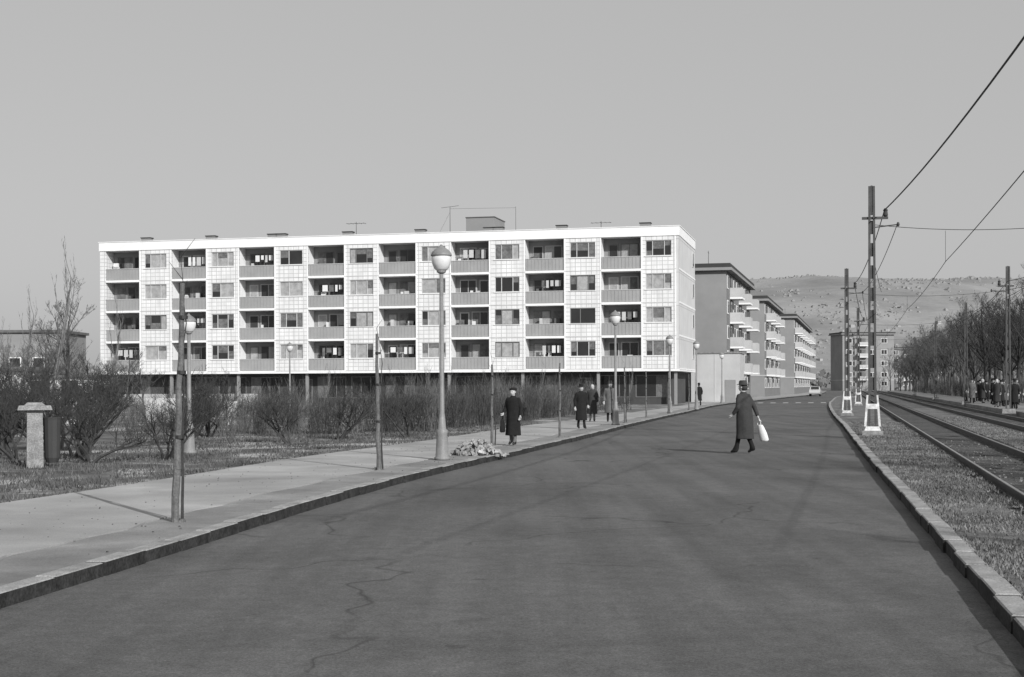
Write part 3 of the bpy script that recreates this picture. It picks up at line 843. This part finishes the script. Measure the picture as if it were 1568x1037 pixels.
def person(name, x, y, z, rz, H=1.7, coat='black', legs='black', hat='hat', stride=0., hem=.36, armf=(0., 0.), bag=None, bulk=1.0, lean=0.0, flare=1.0):
    E = empty(name, (x, y, z), rz, H/1.7)
    k = (coat, legs, hat, stride, hem, armf, bulk, lean, flare)
    if k not in CACHE:
        f = stride
        vs = [(0, 0, .90), (0, 0, 1.10), (0, 0, 1.28), (0, 0, 1.42)]; es = [(0, 1), (1, 2), (2, 3)]; rs = [(.12, .09), (.12, .09), (.14, .1), .055]
        for s, g in ((-1, f), (1, -f)):
            b = len(vs)
            kn = .10*g+(.05 if g < 0 else .03)
            vs += [(s*.085, .02*g, .85), (s*.09, kn, .47), (s*.09, .26*g, .10+(.04 if g < 0 else 0)), (s*.095, .26*g-.045, .045+(.05 if g < 0 else 0)), (s*.105, .26*g+.15, .035)]
            es += [(0, b), (b, b+1), (b+1, b+2), (b+2, b+3), (b+2, b+4)]; rs += [.09, .065, .05, .036, (.04, .03)]
        body = skin_mesh(vs, es, rs)
        body.materials.clear(); body.materials.append(M[legs]); body.materials.append(M['shoe'])
        for p in body.polygons: p.material_index = 1 if p.center.z < .11 else 0
        a = MB()
        def fn(ri, ang): return 1+(.045*math.sin(ang*5+ri*.4) if ri < 4 else .01*math.sin(3*ang))
        B = bulk; F = flare
        a.loft([(0, 0, hem, .225*B*F, .185*B*F+.05*abs(f)), (0, 0, hem+.12, .215*B*F, .175*B*F+.04*abs(f)), (0, 0, .72, .20*B*(1+F)/2, .155*B), (0, 0, .92, .19*B, .145*B), (0, lean*.2, 1.06, .172*B, .135*B), (0, lean*.5, 1.22, .19*B, .135*B), (0, lean*.8, 1.34, .20*B, .125*B), (0, lean, 1.41, .165*B, .095*B), (0, lean, 1.455, .085, .08), (0, lean, 1.49, .075, .075)], coat, 24, True, fn)
        hands = []
        for s, g in ((-1, armf[0]), (1, armf[1])):
            sh = Vector((s*.165*B, lean*.9, 1.38)); el = Vector((s*.235*B, lean*.5-.04+.10*g, 1.12)); wr = Vector((s*(.24*B-.06*max(0, g)), .04+.30*g, .90+.17*abs(g)))
            if g < 0: wr.z = .87+.05*abs(g)
            a.tube(sh, sh.lerp(el, .5), .068, .066, coat, 10, True); a.tube(sh.lerp(el, .5), el, .066, .058, coat, 10, True)
            a.tube(el, wr, .058, .045, coat, 10, True)
            a.loft([(sh.x, sh.y, sh.z-.07, .03, .03), (sh.x, sh.y, sh.z-.045, .062, .062), (sh.x, sh.y, sh.z, .072, .07), (sh.x, sh.y, sh.z+.045, .05, .05), (sh.x, sh.y, sh.z+.065, .02, .02)], coat, 10)
            a.loft([(el.x, el.y, el.z-.06, .02, .02), (el.x, el.y, el.z-.035, .05, .05), (el.x, el.y, el.z, .059, .059), (el.x, el.y, el.z+.035, .05, .05), (el.x, el.y, el.z+.06, .02, .02)], coat, 10)
            hands.append((wr, (wr-el).normalized(), s))
        o = a.obj('tmp'); rm = o.modifiers.new('r', 'REMESH'); rm.mode = 'VOXEL'; rm.voxel_size = .016; rm.use_smooth_shade = True
        sm = o.modifiers.new('s', 'SMOOTH'); sm.iterations = 4; sm.factor = .5
        cm = bake(o); cm.materials.clear(); cm.materials.append(M[coat])
        h = MB()
        if hat == 'hat':
            h.loft([(0, .01, 1.655, .13, .155), (0, .01, 1.668, .13, .155), (0, .01, 1.672, .09, .11), (0, .008, 1.73, .082, .102), (0, .004, 1.765, .072, .09), (0, 0, 1.768, .04, .06)], coat if coat == 'black' else 'hair', 18)
        elif hat == 'beret':
            h.loft([(0, 0, 1.645, .085, .10), (0, -.005, 1.66, .115, .125), (0, -.01, 1.70, .11, .12), (0, -.01, 1.73, .07, .08), (0, -.01, 1.738, .02, .02)], 'black', 18)
        elif hat == 'scarf':
            h.loft([(0, -.02, 1.47, .085, .085), (0, -.02, 1.53, .083, .085), (0, -.016, 1.58, .092, .097), (0, -.01, 1.63, .092, .10), (0, -.004, 1.68, .075, .09), (0, 0, 1.715, .03, .04)], 'greycoat' if coat == 'black' else 'curtain', 18)
        CACHE[k] = (body, cm, h.mesh('headwear', True) if h.v else None, hands)
    body, cm, hm, hands = CACHE[k]
    link('body', body, E); link('coat', cm, E)
    link('head', HEAD, E, (0, lean, 0))
    if hm: link('headwear', hm, E, (0, lean, 0))
    for wr, d, s in hands:
        o = link('hand', HAND, E); o.rotation_mode = 'QUATERNION'; o.rotation_quaternion = (-d).to_track_quat('Z', 'Y'); o.location = wr+d*.02; o.scale = (s*-1, 1, 1)
        if bag and bag[0] == ('L' if s < 0 else 'R'):
            b = MB(); c = 'cloth' if 'white' in bag else 'black'
            g = wr+d*.10; t = -.14 if 'white' in bag else 0
            b.loft([(g.x, g.y+t, g.z-.52, .05, .08), (g.x, g.y+t, g.z-.48, .07, .12), (g.x, g.y+t*.7, g.z-.32, .06, .11), (g.x, g.y+t*.3, g.z-.16, .04, .08), (g.x, g.y+t*.2, g.z-.12, .03, .06)], c, 14)
            for q in (-.05, .05):
                b.path([(g.x, g.y+q, g.z-.15), (g.x, g.y+q*.7, g.z-.04), (g.x, g.y, g.z)], .009, c)
            b.obj('shopping_bag', E, True)
    return E
person('woman_in_black', .03, 37.6, .13, math.radians(150), 1.50, 'black', 'stocking', 'beret', .25, .30, (.0, .45), 'Rdark', 1.1)
person('pedestrian', 2.5, 51.5, .13, math.radians(200), 1.58, 'black', 'black', 'hat', .4, .34, (.2, -.1), None, 1.05)
person('man_in_overcoat', 5.72, 35.0, .01, math.radians(50), 1.74, 'greycoat', 'black', 'hat', .7, .36, (.35, -.75), 'Rwhite', 1.25, .03, .80)
person('pedestrian', 4.2, 61, .13, math.radians(180), 1.72, 'midcoat', 'black', 'hat', .1, .4, (0., 0.), None, 1.05)
person('pedestrian', 3.5, 62, .13, math.radians(170), 1.62, 'greycoat', 'stocking', 'scarf', .1, .36, (.0, .0), None, 1.05)
person('pedestrian', 14.2, 108, .13, math.radians(20), 1.7, 'black', 'black', 'hat', .4, .4, (.2, -.1), None, 1.05)
person('pedestrian', 22.0, 150, .13, math.radians(190), 1.7, 'black', 'black', 'hat', .4, .4, (.2, -.1), None, 1.05)
kinds = [('black', 'black', 'hat', .4, .4, (.2, -.1)), ('greycoat', 'stocking', 'scarf', .1, .36, (.0, .0)), ('midcoat', 'black', 'hat', .1, .4, (0., 0.)), ('lightcoat', 'stocking', None, .1, .45, (0., 0.))]
for i in range(30):
    c, l, h, st, he, ar = R.choice(kinds[:3]) if i % 6 else kinds[3]
    y = R.uniform(70, 125)
    person('waiting_person', .235*y+R.uniform(8.9, 11.5), y, .30, R.uniform(0, 6.28), R.uniform(1.58, 1.78), c, l, h, st, he, ar, None, 1.05)

# ------------------------------------------------------------ hills
def hills():
    mb = MB(); nx, ny = 170, 30
    from mathutils import noise as mn
    def H(x, y):
        t = (x+700)/1200
        base = max(0, min(1, t)); base = base*base*(3-2*base)
        ridge = 203+18*math.sin(x*.0023+1)+24*mn.noise(Vector((x*.0016, y*.001, 3)))
        s = max(0, min(1, (y-1500)/1500)); s = s*s*(3-2*s)
        return base*s*ridge*(1+.05*mn.noise(Vector((x*.004, y*.004, 1))))
    def Z(x, y): return H(x, y)-.5+2*mn.noise(Vector((x*.03, y*.03, 0)))+4*mn.noise(Vector((x*.008, y*.008, 7)))
    for j in range(ny+1):
        for i in range(nx+1):
            x = -900+i*(3400)/nx; y = 1500+j*(1700)/ny
            mb.v.append((x, y, Z(x, y)))
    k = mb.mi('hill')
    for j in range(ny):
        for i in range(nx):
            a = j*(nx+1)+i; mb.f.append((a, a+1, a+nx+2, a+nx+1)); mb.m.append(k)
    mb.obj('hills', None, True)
    hs = MB()
    for i in range(70):
        y = 1650+650*R.random()**1.5; x = R.uniform(.14, .38)*y; h = Z(x, y)-3
        w = R.uniform(3, 7); T = Matrix.Translation((x, y, h)) @ Matrix.Rotation(R.uniform(-.5, .5), 4, 'Z')
        hs.box(-w/2, w/2, -4, 4, 0, R.uniform(5, 7.5), 'farhouse', T)
    hs.obj('hillside_houses')
    tr = MB()
    for i in range(5000):
        y = R.uniform(1560, 3000); x = R.uniform(.10, .40)*y
        if mn.noise(Vector((x*.006, y*.006, 4))) < R.uniform(-.2, .3): continue
        h = Z(x, y)-2; s = R.uniform(2.0, 4.2)
        T = Matrix.Translation((x, y, h)) @ Matrix.Rotation(R.uniform(0, 3), 4, Vector((R.uniform(-.4, .4), R.uniform(-.4, .4), 1)).normalized())
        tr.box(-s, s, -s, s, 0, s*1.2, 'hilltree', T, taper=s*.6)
    tr.obj('hillside_woods')
hills()
mb = MB()
for i in range(1500):
    y = R.uniform(420, 900); x = R.uniform(-.42, .42)*y
    h = R.uniform(4, 9); w = R.uniform(3, 6)
    for k in range(4):
        ox, oz = R.uniform(-w, w)*.5, R.uniform(.1, .8)*h
        s = R.uniform(.4, 1.1)
        T = Matrix.Translation((x+ox, y, oz)) @ Matrix.Rotation(R.uniform(0, 3), 4, Vector((1, R.random(), R.random())).normalized())
        mb.box(-s, s, -s, s, -s*.7, s*.7, 'far', T, taper=s*.35)
mb.obj('distant_trees')

# ------------------------------------------------------------ light
az = math.radians(150); el = math.radians(27)
to_sun = Vector((math.sin(az)*math.cos(el), math.cos(az)*math.cos(el), math.sin(el)))
sd = bpy.data.lights.new('sun', 'SUN'); sd.energy = 4.3; sd.angle = math.radians(.5); sd.color = (1, .997, .99)
so = bpy.data.objects.new('sun', sd); COL.objects.link(so); so.rotation_euler = to_sun.to_track_quat('Z', 'Y').to_euler()
w = bpy.data.worlds.new('World'); scene.world = w; w.use_nodes = True; nt = w.node_tree
sk = nt.nodes.new('ShaderNodeTexSky'); sk.sky_type = 'NISHITA'; sk.sun_disc = False; sk.sun_elevation = el; sk.sun_rotation = az
sk.dust_density = 2.5; sk.air_density = 1.0
bw = nt.nodes.new('ShaderNodeRGBToBW'); nt.links.new(sk.outputs[0], bw.inputs[0])
ma = nt.nodes.new('ShaderNodeMath'); ma.operation = 'MULTIPLY_ADD'; nt.links.new(bw.outputs[0], ma.inputs[0]); ma.inputs[1].default_value = .22; ma.inputs[2].default_value = 2.5
bg = nt.nodes['Background']; nt.links.new(ma.outputs[0], bg.inputs['Color']); bg.inputs['Strength'].default_value = .15

# ------------------------------------------------------------ camera
cd = bpy.data.cameras.new('camera'); cd.lens = 50; cd.sensor_width = 36; cd.shift_y = .0464; cd.clip_start = .1; cd.clip_end = 9000
co = bpy.data.objects.new('camera', cd); COL.objects.link(co)
co.matrix_world = Matrix.Translation((0, 0, 1.7)) @ Matrix.Rotation(math.radians(90), 4, 'X') @ Matrix.Rotation(-.004, 4, 'Z')
scene.camera = co
print('POLYS', sum(len(m.polygons) for m in bpy.data.meshes))
